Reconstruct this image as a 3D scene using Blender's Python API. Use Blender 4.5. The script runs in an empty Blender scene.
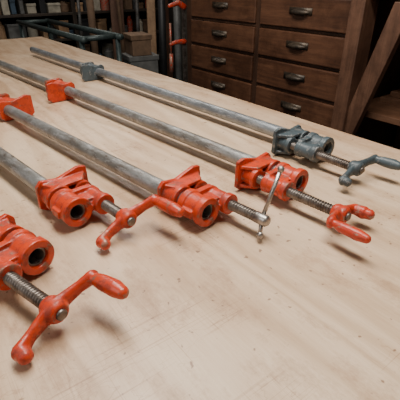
import bpy, bmesh, math, random
from mathutils import Vector, Matrix, Euler
random.seed(7)
C=bpy.context; D=bpy.data
TT=0.80            # table top height
CZ=TT+0.3165       # camera height
AX=0.0265          # pipe axis above the table

# ---------------------------------------------------------------- materials
def mat(name,base=(.5,.5,.5),rough=.5,metal=0.,spec=.5):
    m=D.materials.new(name); m.use_nodes=True
    b=m.node_tree.nodes['Principled BSDF']
    b.inputs['Base Color'].default_value=(*base,1); b.inputs['Roughness'].default_value=rough
    b.inputs['Metallic'].default_value=metal; b.inputs['Specular IOR Level'].default_value=spec
    return m,m.node_tree,b
def N(nt,t,**kw):
    n=nt.nodes.new(t)
    for k,v in kw.items():
        if k in n.inputs: n.inputs[k].default_value=v
        else: setattr(n,k,v)
    return n
def ramp(nt,stops):
    r=nt.nodes.new('ShaderNodeValToRGB'); e=r.color_ramp.elements
    while len(e)<len(stops): e.new(.5)
    for i,(p,c) in enumerate(stops):
        e[i].position=p; e[i].color=(*c,1) if len(c)==3 else c
    return r
def noise(nt,scale,detail=4,rough=.5,vec=None,stretch=None,dist=0):
    tc=N(nt,'ShaderNodeTexCoord')
    src=tc.outputs['Object']
    if stretch:
        mp=N(nt,'ShaderNodeMapping'); mp.inputs['Scale'].default_value=stretch
        nt.links.new(src,mp.inputs['Vector']); src=mp.outputs['Vector']
    n=N(nt,'ShaderNodeTexNoise'); n.inputs['Scale'].default_value=scale; n.inputs['Detail'].default_value=detail
    n.inputs['Roughness'].default_value=rough; n.inputs['Distortion'].default_value=dist
    nt.links.new(src,n.inputs['Vector']); return n
def mixc(nt,fac,a,b,mode='MIX'):
    m=nt.nodes.new('ShaderNodeMix'); m.data_type='RGBA'; m.blend_type=mode
    for s,i in ((fac,0),(a,6),(b,7)):
        if hasattr(s,'node') : nt.links.new(s,m.inputs[i])
        elif isinstance(s,(int,float)): m.inputs[i].default_value=s
        else: m.inputs[i].default_value=(*s,1)
    return m.outputs[2]
def bump(nt,b,h,strength=.3,dist=.001):
    bp=N(nt,'ShaderNodeBump'); bp.inputs['Strength'].default_value=strength; bp.inputs['Distance'].default_value=dist
    nt.links.new(h,bp.inputs['Height']); nt.links.new(bp.outputs['Normal'],b.inputs['Normal'])
def math2(nt,op,a,b):
    m=N(nt,'ShaderNodeMath',operation=op)
    for i,s in enumerate((a,b)):
        if hasattr(s,'node'): nt.links.new(s,m.inputs[i])
        else: m.inputs[i].default_value=s
    return m.outputs[0]

def paint_mat(name,c1,c2,metalc,amount=.62,rough=.36,grime=(.05,.018,.012)):
    m,nt,b=mat(name,c1,rough)
    n1=noise(nt,35,5,.6); r1=ramp(nt,[(.35,(0,0,0)),(.65,(1,1,1))]); nt.links.new(n1.outputs['Fac'],r1.inputs[0])
    col=mixc(nt,r1.outputs[0],c1,c2)
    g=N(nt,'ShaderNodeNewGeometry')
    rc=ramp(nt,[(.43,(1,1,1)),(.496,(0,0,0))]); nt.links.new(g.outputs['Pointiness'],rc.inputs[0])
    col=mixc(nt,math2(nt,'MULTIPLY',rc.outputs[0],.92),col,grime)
    n3=noise(nt,55,6,.75); r3=ramp(nt,[(.50,(0,0,0)),(.60,(1,1,1))]); nt.links.new(n3.outputs['Fac'],r3.inputs[0])
    col=mixc(nt,math2(nt,'MULTIPLY',r3.outputs[0],.5),col,grime)
    n2=noise(nt,80,6,.75)
    re=ramp(nt,[(.505,(0,0,0)),(.56,(1,1,1))]); nt.links.new(g.outputs['Pointiness'],re.inputs[0])
    wear=math2(nt,'ADD',n2.outputs['Fac'],math2(nt,'MULTIPLY',re.outputs[0],.13))
    r2=ramp(nt,[(amount,(0,0,0)),(amount+.03,(1,1,1))]); nt.links.new(wear,r2.inputs[0])
    col=mixc(nt,math2(nt,'MULTIPLY',r2.outputs[0],.85),col,metalc)
    nt.links.new(col,b.inputs['Base Color'])
    nt.links.new(math2(nt,'MULTIPLY',r2.outputs[0],.4),b.inputs['Metallic'])
    rr=math2(nt,'ADD',math2(nt,'MULTIPLY',r3.outputs[0],.25),rough); nt.links.new(rr,b.inputs['Roughness'])
    bump(nt,b,n2.outputs['Fac'],.35,.0007)
    return m
M_red=paint_mat('worn_orange_red_paint',(.56,.044,.007),(.41,.026,.006),(.22,.13,.09),.60)
M_red2=paint_mat('worn_dark_red_paint',(.42,.024,.007),(.52,.038,.008),(.30,.20,.15),.58)
M_gray=paint_mat('worn_blue_gray_paint',(.060,.082,.095),(.04,.055,.062),(.24,.23,.22),.59,.42,(.02,.02,.02))
def metal_mat(name,c1,c2,rough=.42,metal=.75,stretch=(1,1,1),sc=40,stain=None):
    m,nt,b=mat(name,c1,rough,metal)
    n1=noise(nt,sc,6,.65,stretch=stretch); r1=ramp(nt,[(.38,c1),(.60,c2)]); nt.links.new(n1.outputs['Fac'],r1.inputs[0])
    n2=noise(nt,sc*5,4,.6,stretch=stretch)
    c=mixc(nt,.5,r1.outputs[0],n2.outputs['Fac'],'SOFT_LIGHT')
    if stain:
        n3=noise(nt,16,8,.8,stretch=(.8,1,1)); r3=ramp(nt,[(.50,(0,0,0)),(.60,(1,1,1))]); nt.links.new(n3.outputs['Fac'],r3.inputs[0])
        c=mixc(nt,math2(nt,'MULTIPLY',r3.outputs[0],.7),c,stain)
        n4=noise(nt,70,5,.75,stretch=(.35,1,1)); r4=ramp(nt,[(.55,(0,0,0)),(.62,(1,1,1))]); nt.links.new(n4.outputs['Fac'],r4.inputs[0])
        c=mixc(nt,math2(nt,'MULTIPLY',r4.outputs[0],.6),c,(.42,.41,.40))
        n5=noise(nt,38,5,.75); r5=ramp(nt,[(.63,(0,0,0)),(.68,(1,1,1))]); nt.links.new(n5.outputs['Fac'],r5.inputs[0])
        c=mixc(nt,math2(nt,'MULTIPLY',r5.outputs[0],.75),c,(.07,.035,.02))
    nt.links.new(c,b.inputs['Base Color'])
    rr=ramp(nt,[(.3,(rough-.1,)*3),(.7,(rough+.15,)*3)]); nt.links.new(n2.outputs['Fac'],rr.inputs[0]); nt.links.new(rr.outputs[0],b.inputs['Roughness'])
    bump(nt,b,n2.outputs['Fac'],.2,.0005)
    return m
M_pipe=metal_mat('aged_galvanized_pipe',(.30,.30,.295),(.19,.18,.165),.42,.6,(.35,1,1),30,(.125,.09,.068))
M_pipe1=metal_mat('clean_galvanized_pipe',(.28,.30,.32),(.20,.21,.225),.40,.6,(.35,1,1),30,(.14,.14,.14))
M_screw=metal_mat('oiled_steel_screw',(.24,.21,.19),(.12,.095,.08),.38,.8)
M_bright=metal_mat('bright_steel',(.42,.39,.36),(.22,.19,.17),.34,.85)
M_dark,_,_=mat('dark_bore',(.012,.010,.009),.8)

def wood_mat(name,c1,c2,c3,rough=.5,stretch=(8,.6,8),sc=4,bm=.15):
    m,nt,b=mat(name,c1,rough)
    n1=noise(nt,sc,8,.65,stretch=stretch,dist=.6)
    r1=ramp(nt,[(.28,c1),(.5,c2),(.72,c3)]); nt.links.new(n1.outputs['Fac'],r1.inputs[0])
    n2=noise(nt,sc*5,6,.7,stretch=stretch)
    c=mixc(nt,.5,r1.outputs[0],n2.outputs['Fac'],'SOFT_LIGHT')
    n3=noise(nt,6,6,.75); r3=ramp(nt,[(.38,(.5,.45,.4)),(.56,(1,1,1))]); nt.links.new(n3.outputs['Fac'],r3.inputs[0])
    c=mixc(nt,.85,c,r3.outputs[0],'MULTIPLY')
    nt.links.new(c,b.inputs['Base Color']); bump(nt,b,n2.outputs['Fac'],bm,.001)
    return m
M_cab=wood_mat('dark_stained_oak',(.052,.021,.011),(.088,.037,.019),(.13,.058,.030),.45,(6,.8,9),5)
M_cabf=wood_mat('dark_oak_frame',(.030,.013,.007),(.048,.021,.011),(.07,.033,.018),.5,(9,6,.6),5)
M_post=wood_mat('brown_post_wood',(.070,.031,.016),(.105,.048,.027),(.145,.072,.042),.55,(9,9,.6),5)
M_tan=wood_mat('tan_board_wood',(.26,.15,.08),(.33,.20,.11),(.40,.26,.15),.6,(9,9,.6),4)
M_shelf=wood_mat('shelf_wood',(.08,.036,.018),(.12,.056,.03),(.16,.08,.045),.5,(7,.7,7),5)
M_dkshelf=wood_mat('blackened_shelf_wood',(.022,.015,.011),(.035,.024,.017),(.05,.034,.024),.6,(7,7,.7),5)
M_edge=wood_mat('ply_edge',(.22,.13,.075),(.30,.19,.11),(.38,.25,.15),.7,(1,1,200),4)

def plywood():
    m,nt,b=mat('plywood_top',(.6,.45,.3),.42)
    L=nt.links
    tc=N(nt,'ShaderNodeTexCoord'); mp=N(nt,'ShaderNodeMapping'); mp.inputs['Scale'].default_value=(3.4,.5,1)
    L.new(tc.outputs['Object'],mp.inputs['Vector'])
    w=N(nt,'ShaderNodeTexNoise'); w.inputs['Scale'].default_value=1.5; w.inputs['Detail'].default_value=3; w.inputs['Distortion'].default_value=.5
    L.new(mp.outputs[0],w.inputs['Vector'])
    ph=math2(nt,'MULTIPLY',w.outputs['Fac'],62.8)
    si=N(nt,'ShaderNodeMath',operation='SINE'); L.new(ph,si.inputs[0])
    rg=ramp(nt,[(.0,(.52,.365,.235)),(.5,(.59,.43,.29)),(1.0,(.62,.46,.315))])
    mr=N(nt,'ShaderNodeMapRange'); mr.inputs['From Min'].default_value=-1; L.new(si.outputs[0],mr.inputs['Value']); L.new(mr.outputs[0],rg.inputs[0])
    fine=noise(nt,60,6,.7,stretch=(5,.35,1)); 
    c=mixc(nt,.4,rg.outputs[0],fine.outputs['Fac'],'SOFT_LIGHT')
    big=noise(nt,3.2,5,.6,stretch=(1.8,.8,1)); rb=ramp(nt,[(.36,(.70,.59,.51)),(.5,(.93,.89,.86)),(.62,(1,1,1))]); L.new(big.outputs['Fac'],rb.inputs[0])
    c=mixc(nt,.75,c,rb.outputs[0],'MULTIPLY')
    st=noise(nt,12,8,.8,stretch=(1.4,.7,1)); rs=ramp(nt,[(.52,(1,1,1)),(.66,(.64,.53,.45))]); L.new(st.outputs['Fac'],rs.inputs[0])
    c=mixc(nt,.7,c,rs.outputs[0],'MULTIPLY')
    sp=noise(nt,85,2,.5); rsp=ramp(nt,[(.68,(1,1,1)),(.72,(.30,.2,.15))]); L.new(sp.outputs['Fac'],rsp.inputs[0])
    c=mixc(nt,.75,c,rsp.outputs[0],'MULTIPLY')
    for st_,k in (((.25,16,1),.7),((22,.25,1),.6),((6,9,1),.5)):
        sc=noise(nt,7,2,.4,stretch=st_,dist=.2); r=ramp(nt,[(.488,(1,1,1)),(.50,(.62,.5,.42)),(.512,(1,1,1))]); L.new(sc.outputs['Fac'],r.inputs[0])
        msk=noise(nt,6,2,.5); rm=ramp(nt,[(.53,(0,0,0)),(.60,(1,1,1))]); L.new(msk.outputs['Fac'],rm.inputs[0])
        c=mixc(nt,math2(nt,'MULTIPLY',rm.outputs[0],k),c,mixc(nt,1.0,c,r.outputs[0],'MULTIPLY'))
    L.new(c,b.inputs['Base Color'])
    rr=ramp(nt,[(.3,(.30,)*3),(.7,(.50,)*3)]); L.new(st.outputs['Fac'],rr.inputs[0]); L.new(rr.outputs[0],b.inputs['Roughness'])
    bump(nt,b,fine.outputs['Fac'],.15,.0008)
    return m
M_ply=plywood()

# ---------------------------------------------------------------- mesh helpers
def obj(name,bm,mats,parent=None,smooth=False,bevel=0,loc=None,rot=None):
    me=D.meshes.new(name); bmesh.ops.recalc_face_normals(bm,faces=bm.faces); bm.to_mesh(me); bm.free()
    for m in (mats if isinstance(mats,(list,tuple)) else [mats]): me.materials.append(m)
    if smooth:
        for p in me.polygons: p.use_smooth=True
    o=D.objects.new(name,me); C.scene.collection.objects.link(o)
    if parent: o.parent=parent
    if loc: o.location=loc
    if rot: o.rotation_euler=rot
    if bevel:
        b=o.modifiers.new('bevel','BEVEL'); b.width=bevel; b.segments=2; b.limit_method='ANGLE'
    return o
def empty(name,loc=(0,0,0),rz=0,parent=None,rot=None):
    e=D.objects.new(name,None); C.scene.collection.objects.link(e); e.location=loc
    e.rotation_euler=rot if rot else (0,0,rz); e.empty_display_size=.05
    if parent: e.parent=parent
    return e
def box(bm,lo,hi,mi=0,M=None):
    r=bmesh.ops.create_cube(bm,size=1)
    vs=r['verts']; lo=Vector(lo); hi=Vector(hi)
    for v in vs:
        v.co=Vector([(lo[i]+hi[i])/2+v.co[i]*(hi[i]-lo[i]) for i in range(3)])
        if M: v.co=M@v.co
    for f in {f for v in vs for f in v.link_faces}: f.material_index=mi
    return vs
def lathe(bm,prof,seg=32,M=None,mi=0,closed=False):
    rings=[]
    for x,r in prof:
        ring=[]
        for i in range(seg):
            a=2*math.pi*i/seg; co=Vector((x,r*math.cos(a),r*math.sin(a)))
            ring.append(bm.verts.new(M@co if M else co))
        rings.append(ring)
    n=len(rings)
    for k in range(n if closed else n-1):
        A=rings[k]; B=rings[(k+1)%n]
        for i in range(seg):
            f=bm.faces.new((A[i],A[(i+1)%seg],B[(i+1)%seg],B[i])); f.material_index=mi
    if not closed:
        for r in (rings[0],rings[-1]):
            try: f=bm.faces.new(r); f.material_index=mi
            except Exception: pass
def tube(bm,x0,x1,ro,ri,M=None,seg=40):
    lathe(bm,[(x0,ro),(x1,ro),(x1,ri),(x0,ri)],seg,M,closed=True)
def T(x=0,y=0,z=0): return Matrix.Translation((x,y,z))
def prism(bm,pts,lo,hi,axis='x',M=None,mi=0):
    def mk(p,h):
        v={'x':Vector((h,p[0],p[1])),'y':Vector((p[0],h,p[1])),'z':Vector((p[0],p[1],h))}[axis]
        return bm.verts.new(M@v if M else v)
    a=[mk(p,lo) for p in pts]; b=[mk(p,hi) for p in pts]; n=len(pts)
    fs=[bm.faces.new(a),bm.faces.new(b[::-1])]
    for i in range(n): fs.append(bm.faces.new((a[i],b[i],b[(i+1)%n],a[(i+1)%n])))
    for f in fs: f.material_index=mi
def chain(bm,pts,M=None,sx=1.0):
    for (p,r),(q,s) in zip(pts[:-1],pts[1:]):
        p=Vector(p); q=Vector(q); n=max(2,int((q-p).length/.0025))
        for i in range(n+1):
            t=i/n; c=p.lerp(q,t); rr=r+(s-r)*t
            MM=T(*c)@Matrix.Diagonal((sx,1,1,1))
            if M: MM=M@MM
            bmesh.ops.create_icosphere(bm,subdivisions=2,radius=rr,matrix=MM)
def rod(bm,p,q,r1,r2=None,seg=16,mi=0):
    p=Vector(p); q=Vector(q); r2=r1 if r2 is None else r2
    d=(q-p); R=d.to_track_quat('X','Z').to_matrix().to_4x4()
    lathe(bm,[(0,r1),(d.length,r2)],seg,T(*p)@R,mi)
def rounded_rect(y0,y1,z0,z1,r,n=5):
    pts=[]
    for cy,cz,a0 in ((y1-r,z1-r,0),(y0+r,z1-r,90),(y0+r,z0+r,180),(y1-r,z0+r,270)):
        for i in range(n+1):
            a=math.radians(a0+90*i/n); pts.append((cy+r*math.cos(a),cz+r*math.sin(a)))
    return pts
def cast(name,bm,m,parent,voxel=.0012,it=3):
    o=obj(name,bm,m,None,True)
    rm=o.modifiers.new('r','REMESH'); rm.mode='VOXEL'; rm.voxel_size=voxel; rm.use_smooth_shade=True
    s=o.modifiers.new('s','SMOOTH'); s.factor=.5; s.iterations=it
    C.view_layer.update()
    dg=C.evaluated_depsgraph_get(); me=D.meshes.new_from_object(o.evaluated_get(dg))
    o.modifiers.clear(); old=o.data; o.data=me; D.meshes.remove(old); me.name=name
    if not me.materials: me.materials.append(m)
    for p in me.polygons: p.use_smooth=True
    o.parent=parent
    return o

SO=.040   # screw offset from the pipe axis
RP=.01335
def thread(bm,x0,x1,r,depth,pitch,M,seg=24,sp=8):
    n=int((x1-x0)/pitch*sp); rings=[]
    for k in range(n+1):
        x=x0+(x1-x0)*k/n; ring=[]
        for i in range(seg):
            a=2*math.pi*i/seg; ph=(x/pitch-i/seg)%1.0
            tri=1-abs(2*ph-1); tri=min(1,max(0,tri*1.8-.4))
            rr=r-depth*(1-tri)
            ring.append(bm.verts.new(M@Vector((x,rr*math.cos(a),rr*math.sin(a)))))
        rings.append(ring)
    for A,B in zip(rings[:-1],rings[1:]):
        for i in range(seg): bm.faces.new((A[i],A[(i+1)%seg],B[(i+1)%seg],B[i]))
    bm.faces.new(rings[0]); bm.faces.new(rings[-1][::-1])

def end_head(parent,s,m):
    bm=bmesh.new()
    tube(bm,-.040,0,.0192,.0128)
    tube(bm,-.009,.002,.0222,.0128); tube(bm,-.043,-.032,.0218,.0128)
    My=T(0,s*SO,0)
    tube(bm,-.036,.006,.0138,.0060,My); tube(bm,-.003,.008,.0158,.0060,My); tube(bm,-.038,-.029,.0155,.0060,My)
    y0,y1=sorted((s*.015,s*.030))
    box(bm,(-.036,y0,-.006),(-.004,y1,.006))
    for zz in (-.014,.014):
        prism(bm,[(-.040,s*.004),(-.040,s*.042),(-.030,s*.042),(-.030,s*.004)],zz-.003,zz+.003,'z')
    prism(bm,[(-.030,s*.012),(-.030,s*.034),(-.006,s*.030),(-.006,s*.014)],-.011,.011,'z')
    box(bm,(-.030,min(-s*.025,-s*.016),-.006),(-.010,max(-s*.025,-s*.016),.006))
    return cast('end_head',bm,m,parent)
def jaw_plate(bm,s,x0,x1,top=.0262):
    pts=[(s*-.022,-.019),(s*-.022,.016),(s*-.014,top-.002),(s*.012,top-.006),(s*.048,top+.004),(s*.062,top+.001),(s*.064,-.018),(s*.054,-.026),(s*-.012,-.026)]
    if s<0: pts=pts[::-1]
    prism(bm,pts,x0,x1,'x')
def moving_jaw(parent,s,m,x):
    bm=bmesh.new()
    jaw_plate(bm,s,x-.006,x+.001)
    tube(bm,x-.004,x+.026,.0185,.0128); tube(bm,x+.020,x+.029,.0212,.0128)
    lathe(bm,[(x-.004,.0135),(x+.024,.0135)],28,T(0,s*SO,0)); lathe(bm,[(x+.018,.0158),(x+.027,.0158)],28,T(0,s*SO,0))
    y0,y1=sorted((s*.015,s*.030)); box(bm,(x-.003,y0,-.007),(x+.024,y1,.007))
    for zz in (-.017,.017):
        prism(bm,[(x,s*-.014),(x,s*.058),(x+.025,s*.042),(x+.025,s*-.004)],zz-.0028,zz+.0028,'z')
    return cast('moving_jaw',bm,m,parent)
def tail_stop(parent,s,m,x):
    bm=bmesh.new()
    jaw_plate(bm,s,x-.006,x+.001)
    tube(bm,x-.062,x-.002,.0195,.0128); tube(bm,x-.064,x-.056,.0215,.0128)
    for zz in (-.015,.015):
        prism(bm,[(x-.003,s*-.018),(x-.003,s*.056),(x-.030,s*.034),(x-.062,s*.022),(x-.062,s*-.008)],zz-.003,zz+.003,'z')
    prism(bm,[(x-.003,s*.010),(x-.003,s*.046),(x-.055,s*.026),(x-.055,s*.010)],-.016,.016,'z')
    o=cast('tail_stop',bm,m,parent)
    bm=bmesh.new()
    for k in range(3):
        M=T(x-.070-.006*k,0,0)@Matrix.Rotation(math.radians(10),4,'Z')
        prism(bm,rounded_rect(min(s*-.02,s*.036),max(s*-.02,s*.036),-.019,.022,.006),-.0018,.0018,'x',M)
    tube(bm,x-.092,x-.088,.0175,.0128)
    obj('clutch_plates',bm,m,parent,bevel=.0005)
    return o
def crank(parent,s,m,L,phi,g=.046,size=1.0,tipx=.006,tl=.046,gl=.050,gr=1.0):
    e=Vector((0,math.cos(phi),math.sin(phi)))
    M=T(L,s*SO,0)@Matrix.Scale(size,4)
    bm=bmesh.new()
    lathe(bm,[(-.011,.0105),(-.006,.0128),(.007,.0128),(.011,.0098)],24,M)
    sx=.62
    def P(x,a): return Vector((x,0,0))+e*a
    bml=bmesh.new()
    chain(bml,[(P(tipx/sx,-tl),.0100),(P(.004,-.034),.0080),(P(0,-.016),.0090),(P(0,0),.0130),(P(.001,.014),.0098),(P(.006,.032),.0080),(P(.012,g),.0095)],None,1)
    for v in bml.verts: v.co.x*=sx
    me=D.meshes.new('t'); bml.to_mesh(me); bml.free(); me.transform(M); bm.from_mesh(me); D.meshes.remove(me)
    chain(bm,[(P(.006,g),.0072*gr),(P(.014,g+.001),.0074*gr),(P(.024,g+.002),.0090*gr),(P(gl-.010,g+.003),.0096*gr),(P(gl,g+.003),.0076*gr)],M)
    chain(bm,[(P(tipx,-tl),.0085),(P(tipx+.008,-tl-.001),.0080)],M)
    o=cast('crank_handle',bm,m,parent,.0011,3)
    bm=bmesh.new(); lathe(bm,[(.008,.006),(.0135,.006),(.0145,.0045)],16,M)
    obj('crank_pin',bm,M_screw,parent,True)
    return o

def pipe_clamp(ring,d,s,tail,length,L,handle,m,mp,jx=-.080,roll=0,phi=.5,mh=None,**kw):
    d=Vector(d).normalized()
    p=empty('pipe_clamp',(ring[0],ring[1],TT+AX+.001),rot=(roll,0,math.atan2(d.y,d.x)))
    bm=bmesh.new()
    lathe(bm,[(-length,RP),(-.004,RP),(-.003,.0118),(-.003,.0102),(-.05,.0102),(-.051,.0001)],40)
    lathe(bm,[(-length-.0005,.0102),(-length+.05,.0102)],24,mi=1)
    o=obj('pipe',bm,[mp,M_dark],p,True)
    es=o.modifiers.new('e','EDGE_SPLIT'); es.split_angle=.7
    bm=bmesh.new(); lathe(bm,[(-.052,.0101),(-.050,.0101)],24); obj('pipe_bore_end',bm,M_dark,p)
    end_head(p,s,m); moving_jaw(p,s,m,jx)
    if tail: tail_stop(p,s,m,-tail)
    bm=bmesh.new(); thread(bm,jx+.02,L-.004,.0080,.0015,.0042,T(0,s*SO,0)); obj('screw',bm,M_screw,p,True)
    if handle=='crank': crank(p,s,mh or m,L,phi,**kw)
    else:
        M=T(L,s*SO,0)
        bm=bmesh.new()
        lathe(bm,[(-.012,.0060),(-.010,.0082),(.008,.0082),(.011,.006)],24,M)
        obj('screw_collar',bm,M_bright,p,True)
        bm=bmesh.new()
        a=Vector((.008,-.012,-.017)); b=Vector((.000,.034,.064)); md=Vector((0,0,0))
        c=Vector((L,s*SO,0))
        rod(bm,c+a,c+md,.0030); rod(bm,c+md,c+b,.0030)
        for q in (a,b): bmesh.ops.create_uvsphere(bm,u_segments=16,v_segments=10,radius=.0050,matrix=T(*(c+q)))
        obj('sliding_bar',bm,M_bright,p,True)
    return p
pipe_clamp((.247,.7275),(.64,-.77),-1,.945,1.60,.086,'crank',M_gray,M_pipe1,phi=.15)
pipe_clamp((.162,.580),(.673,-.74),-1,.815,1.55,.096,'crank',M_red,M_pipe,phi=math.pi-.12,mh=M_red2,g=.036,tl=.034,gl=.058,tipx=.018,gr=.85)
pipe_clamp((.0113,.485),(.70,-.714),1,.70,1.35,.064,'bar',M_red,M_pipe)
pipe_clamp((-.172,.485),(.695,-.72),1,.60,1.2,.060,'crank',M_red,M_pipe,phi=.32,gl=.058)
pipe_clamp((-.192,.381),(.8,-.6),-1,.60,1.15,.088,'crank',M_red,M_pipe,phi=.33)

# ---------------------------------------------------------------- table (local x=N, y=T)
RZ=math.atan2(.6,.8)
def at(n,s): return (.8*n-.6*s,.6*n+.8*s)
tb=empty('plywood_worktable',(0,0,0),RZ)
bm=bmesh.new(); box(bm,(-.43,-.85,TT-.019),(.81,2.72,TT)); 
bm.normal_update()
for f in bm.faces: f.material_index=0 if f.calc_center_median().z>TT-.001 else 1
obj('plywood_top',bm,[M_ply,M_edge],tb)
bm=bmesh.new()
for n in (-.38,.74): box(bm,(n,-.8,TT-.11),(n+.04,2.67,TT-.019))
for s in (-.8,.3,1.45,2.63): box(bm,(-.34,s,TT-.11),(.74,s+.04,TT-.019))
for n in (-.38,.70):
    for s in (-.76,1.0,2.55): box(bm,(n,s,0),(n+.08,s+.08,TT-.019))
obj('frame_and_legs',bm,M_post,tb,bevel=.003)

# ---------------------------------------------------------------- drawer cabinet
cab=empty('drawer_cabinet',(0,0,0),RZ)
def Z(r): return CZ+r
bm=bmesh.new()
box(bm,(1.32,.845,.06),(1.80,1.845,Z(.11)))
box(bm,(1.36,.86,0),(1.78,1.83,.06))
obj('carcass',bm,M_cabf,cab)
bm=bmesh.new()
for s0,s1 in ((.842,.876),(1.312,1.338),(1.806,1.848)): box(bm,(1.300,s0,.06),(1.322,s1,Z(.11)))
obj('stiles',bm,M_cabf,cab,bevel=.002)
bm=bmesh.new(); bk=bmesh.new(); bt=bmesh.new()
for k in range(-1,8):
    zc=-.115-.12*k
    if Z(zc)-.06<.06: continue
    box(bk,(1.304,.87,Z(zc)-.0645),(1.322,1.82,Z(zc)-.0555))
    for s0,s1 in ((.879,1.309),(1.341,1.803)):
        j=random.uniform(0,.006)
        box(bm,(1.296-j,s0,Z(zc)-.053),(1.325,s1,Z(zc)+.053))
        sc=(s0+s1)/2; M=T(1.296-j,sc,Z(zc)+.004)
        r=bmesh.ops.create_uvsphere(bt,u_segments=20,v_segments=12,radius=1,matrix=M@Matrix.Diagonal((.022,.046,.013,1)))
        box(bt,(1.292-j,sc-.054,Z(zc)-.004),(1.297-j,sc+.054,Z(zc)+.020))
obj('rails',bk,M_cabf,cab)
obj('drawer_fronts',bm,M_cab,cab,bevel=.004)
M_pull=metal_mat('tarnished_pull',(.030,.024,.019),(.075,.055,.038),.48,.5)
obj('cup_pulls',bt,M_pull,cab,True)
bm=bmesh.new(); box(bm,(1.24,.84,Z(.11)),(1.86,1.88,Z(.15))); obj('cabinet_top',bm,M_post,cab,bevel=.003)

# ---------------------------------------------------------------- open bench bay on the right
bay=empty('open_shelf_bench',(0,0,0),RZ)
bm=bmesh.new()
box(bm,(1.22,.785,0),(1.295,.838,Z(.1)))
box(bm,(1.22,-.30,0),(1.295,-.24,Z(.1)))
box(bm,(1.72,.785,0),(1.79,.838,Z(.1))); box(bm,(1.72,-.30,0),(1.79,-.24,Z(.1)))
obj('posts',bm,M_post,bay,bevel=.003)
bm=bmesh.new()
box(bm,(1.24,-.32,Z(-.055)),(1.27,.785,Z(.10))); obj('apron',bm,M_tan,bay,bevel=.003)
bm=bmesh.new(); box(bm,(1.20,-.36,Z(.10)),(1.86,.838,Z(.14))); obj('bench_top',bm,M_tan,bay,bevel=.003)
bm=bmesh.new()
box(bm,(1.30,-.24,Z(-.43)),(1.79,.84,Z(-.41))); box(bm,(1.30,-.24,Z(-.80)),(1.79,.84,Z(-.78)))
box(bm,(1.79,-.3,.05),(1.80,.84,Z(.1)))
for z0,n0,s0,s1 in ((-.41,1.45,.30,.80),(-.39,1.48,.32,.78),(-.41,1.62,.25,.70),(-.39,1.62,.30,.70),(-.37,1.63,.33,.66)):
    box(bm,(n0,s0,Z(z0)),(n0+.12,s1,Z(z0+.019)))
obj('shelves',bm,M_shelf,bay,bevel=.001)
bm=bmesh.new()
prism(bm,[(.64,Z(-.06)),(.70,Z(-.06)),(.815,Z(-.50)),(.765,Z(-.52))],1.235,1.262,'x'); obj('diagonal_brace',bm,M_post,bay,bevel=.002)

# ---------------------------------------------------------------- room
def wall_mat(name,c1,c2,sc=3,rough=.85):
    m,nt,b=mat(name,c1,rough); n=noise(nt,sc,6,.6); r=ramp(nt,[(.35,c1),(.65,c2)]); nt.links.new(n.outputs['Fac'],r.inputs[0]); nt.links.new(r.outputs[0],b.inputs['Base Color']); return m
M_floor=wall_mat('concrete_floor',(.05,.045,.04),(.085,.075,.065),4)
M_wall=wall_mat('dim_basement_wall',(.05,.045,.038),(.09,.08,.065),2)
room=[('floor',(-2.2,-2.0,-.05),(2.6,5.2,0),M_floor),('wall_back',(2.6,-2.0,0),(2.7,5.2,2.7),M_wall),
      ('wall_far',(-2.2,5.2,0),(2.7,5.3,2.7),M_wall),('ceiling',(-2.2,-2.0,2.7),(2.7,5.3,2.75),M_wall)]
for nm,lo,hi,m in room:
    bm=bmesh.new(); box(bm,lo,hi); obj(nm,bm,m,None,rot=(0,0,RZ))

# ---------------------------------------------------------------- clutter behind, far left
def lit(name,c,rough=.6,metal=0): return wall_mat(name,c,tuple(x*.6 for x in c),25,rough)
M_green=metal_mat('teal_painted_steel',(.055,.075,.075),(.03,.045,.043),.45,.3)
M_black=lit('black_rubber',(.02,.02,.022),.5)
M_card=lit('brown_cardboard',(.16,.095,.055),.8)
M_gtube=metal_mat('gray_conduit',(.25,.25,.25),(.14,.13,.12),.4,.7)
M_cream=lit('cream_plastic',(.42,.38,.30),.5)
M_blue=lit('faded_blue_plastic',(.06,.10,.15),.5)
M_grayb=lit('gray_tote_plastic',(.13,.13,.125),.5)
fr=empty('steel_rail_stand',(0,0,0),RZ)
bm=bmesh.new()
for n in (.90,1.12):
    rod(bm,(n,2.25,.82),(n,3.55,.82),.017); rod(bm,(n,2.25,.60),(n,3.55,.60),.014)
    for s in (2.30,3.50): rod(bm,(n,s,0),(n,s,.82),.015)
for s in (2.30,3.50):
    rod(bm,(.90,s,.82),(1.12,s,.82),.015); rod(bm,(.90,s,.60),(1.12,s,.60),.013)
obj('frame_tubes',bm,M_green,fr,True)
sh=empty('storage_shelf',(0,0,0),RZ)
bm=bmesh.new()
S0=3.70
for s in (S0,S0+.38):
    for n in (.55,1.40,2.30): box(bm,(n,s,0),(n+.035,s+.04,2.1))
for z in (.15,.42,.635,.84,1.08,1.36,1.9): box(bm,(.55,S0,z),(2.335,S0+.42,z+.02))
box(bm,(.55,S0+.42,.1),(2.335,S0+.43,2.1))
obj('shelf_frame',bm,M_dkshelf,sh,bevel=.002)
mats=[M_card,M_cream,M_blue,M_black,M_grayb,M_red2,M_tan]
rnd=random.Random(11)
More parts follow.
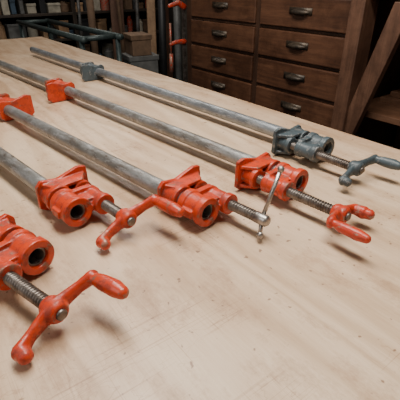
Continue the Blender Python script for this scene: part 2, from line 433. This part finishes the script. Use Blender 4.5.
for bi,z in enumerate((.17,.44,.655,.86,1.10,1.38)):
    bm=bmesh.new(); n=.60
    while n<2.22:
        w=rnd.uniform(.03,.11); h=rnd.uniform(.05,.165); mi=rnd.choice([0,0,1,1,2,3,3,4,4,5,6])
        if rnd.random()<.5:
            r=min(.04,w*.45); R=T(n+r,S0+.05+rnd.uniform(0,.05),z)@Matrix.Rotation(-math.pi/2,4,'Y'); lathe(bm,[(0,r),(h*.75,r),(h*.85,r*.6),(h,r*.6)],20,R,mi); n+=2*r+rnd.uniform(.005,.03)
        else:
            o=rnd.uniform(0,.08); w=min(w,2.29-n)
            box(bm,(n,S0+.02+o,z),(n+w,S0+.33,z+h),mi); box(bm,(n-.003,S0+.015+o,z+h-.02),(n+w+.003,S0+.335,z+h),mi); n+=w+rnd.uniform(.006,.03)
    obj('bins_and_jars',bm,mats,sh,bevel=.003)
def board(name,x,y,w,t,h,m,lean=0,rz=0,side=0):
    bm=bmesh.new(); box(bm,(-w/2,-t/2,0),(w/2,t/2,h)); 
    box(bm,(-w/2+.004,-t/2-.003,.02),(w/2-.004,-t/2,h-.02))
    return obj(name,bm,m,None,bevel=.003,loc=(x,y,0),rot=(lean,side,rz))
board('lumber_board',-.34,2.95,.055,.03,2.0,M_tan,-.02,.2,.015)
board('lumber_board',-.66,3.42,.10,.03,2.1,M_post,-.02,.3,.02)
board('lumber_board',-.22,3.05,.07,.02,1.9,M_post,-.02,.4,-.03)
def stand_tube(name,x,y,r,h,m,lean=(0,0)):
    bm=bmesh.new(); tube(bm,0,h,r,r*.8,Matrix.Rotation(-math.pi/2,4,'Y'),24)
    return obj(name,bm,m,None,True,loc=(x,y,0),rot=(lean[0],lean[1],0))
stand_tube('rubber_duct_tube',-.25,2.78,.024,1.5,M_black,(0,.01))
stand_tube('rubber_duct_tube',-.13,2.66,.022,1.5,M_grayb,(-.01,-.01))
stand_tube('steel_conduit',-.46,3.1,.013,2.0,M_gtube,(-.01,.02))
stand_tube('steel_conduit',-.56,3.2,.014,2.0,M_card,(-.01,-.03))
stand_tube('steel_conduit',-.95,3.36,.012,1.8,M_gtube,(-.01,.03))
stand_tube('cardboard_tube',-.84,3.35,.028,1.4,M_card,(-.01,.01))
tp=empty('tote_stack',(-.36,2.66,0),.45)
bm=bmesh.new()
for i,(w,h) in enumerate(((.11,.24),(.105,.24),(.11,.22),(.09,.12))):
    z=sum((.24,.24,.22,.12)[:i]); box(bm,(-w,-.08,z),(w-.02*i,.08,z+h-.004),i%2); box(bm,(-w-.006,-.086,z+h-.03),(w-.02*i+.006,.086,z+h),i%2)
obj('totes',bm,[M_grayb,M_card],tp,bevel=.004)
for x,y in ((-.09,2.44),):
    e=empty('bar_clamp',(x,y,0),.5)
    bm=bmesh.new(); box(bm,(-.010,-.004,0),(.010,.004,1.25)); obj('bar',bm,M_screw,e)
    bm=bmesh.new()
    chain(bm,[((0,0,.98),.018),((-.03,0,1.0),.014),((-.085,0,.985),.011)]); chain(bm,[((0,0,.80),.016),((-.05,0,.80),.012),((-.085,0,.79),.011)])
    cast('jaws',bm,M_red2,e,.003,2)
    bm=bmesh.new(); rod(bm,(-.085,0,.74),(-.085,0,.90),.006); rod(bm,(-.085,0,.64),(-.085,0,.74),.013,.011); obj('spindle_and_grip',bm,M_red2,e,True)

# ---------------------------------------------------------------- lights
def area(name,loc,sx,sy,e,col,rot):
    l=D.lights.new(name,'AREA'); l.shape='RECTANGLE'; l.size=sx; l.size_y=sy; l.energy=e; l.color=col
    o=D.objects.new(name,l); C.scene.collection.objects.link(o); o.location=loc; o.rotation_euler=rot; return o
area('shop_light',(*at(.40,.6),2.1),.35,1.3,42,(1,.95,.87),(0,0,RZ))
area('shop_light',(*at(1.3,2.9),2.45),.30,1.2,18,(1,.94,.86),(0,0,RZ))
area('side_area_light',(*at(-1.6,.4),2.1),1.2,1.2,14,(1,.98,.95),(0,math.radians(-55),RZ))  # unseen soft area light, behind and left of the camera; no window built
w=D.worlds.new('world'); C.scene.world=w; w.use_nodes=True
w.node_tree.nodes['Background'].inputs[0].default_value=(1,.96,.91,1); w.node_tree.nodes['Background'].inputs[1].default_value=.14

cam=D.cameras.new('camera'); cam.sensor_width=36; cam.lens=36; cam.clip_start=.02
co=D.objects.new('camera',cam); C.scene.collection.objects.link(co); co.location=(0,0,CZ); co.rotation_euler=(math.radians(61),0,0)
C.scene.camera=co
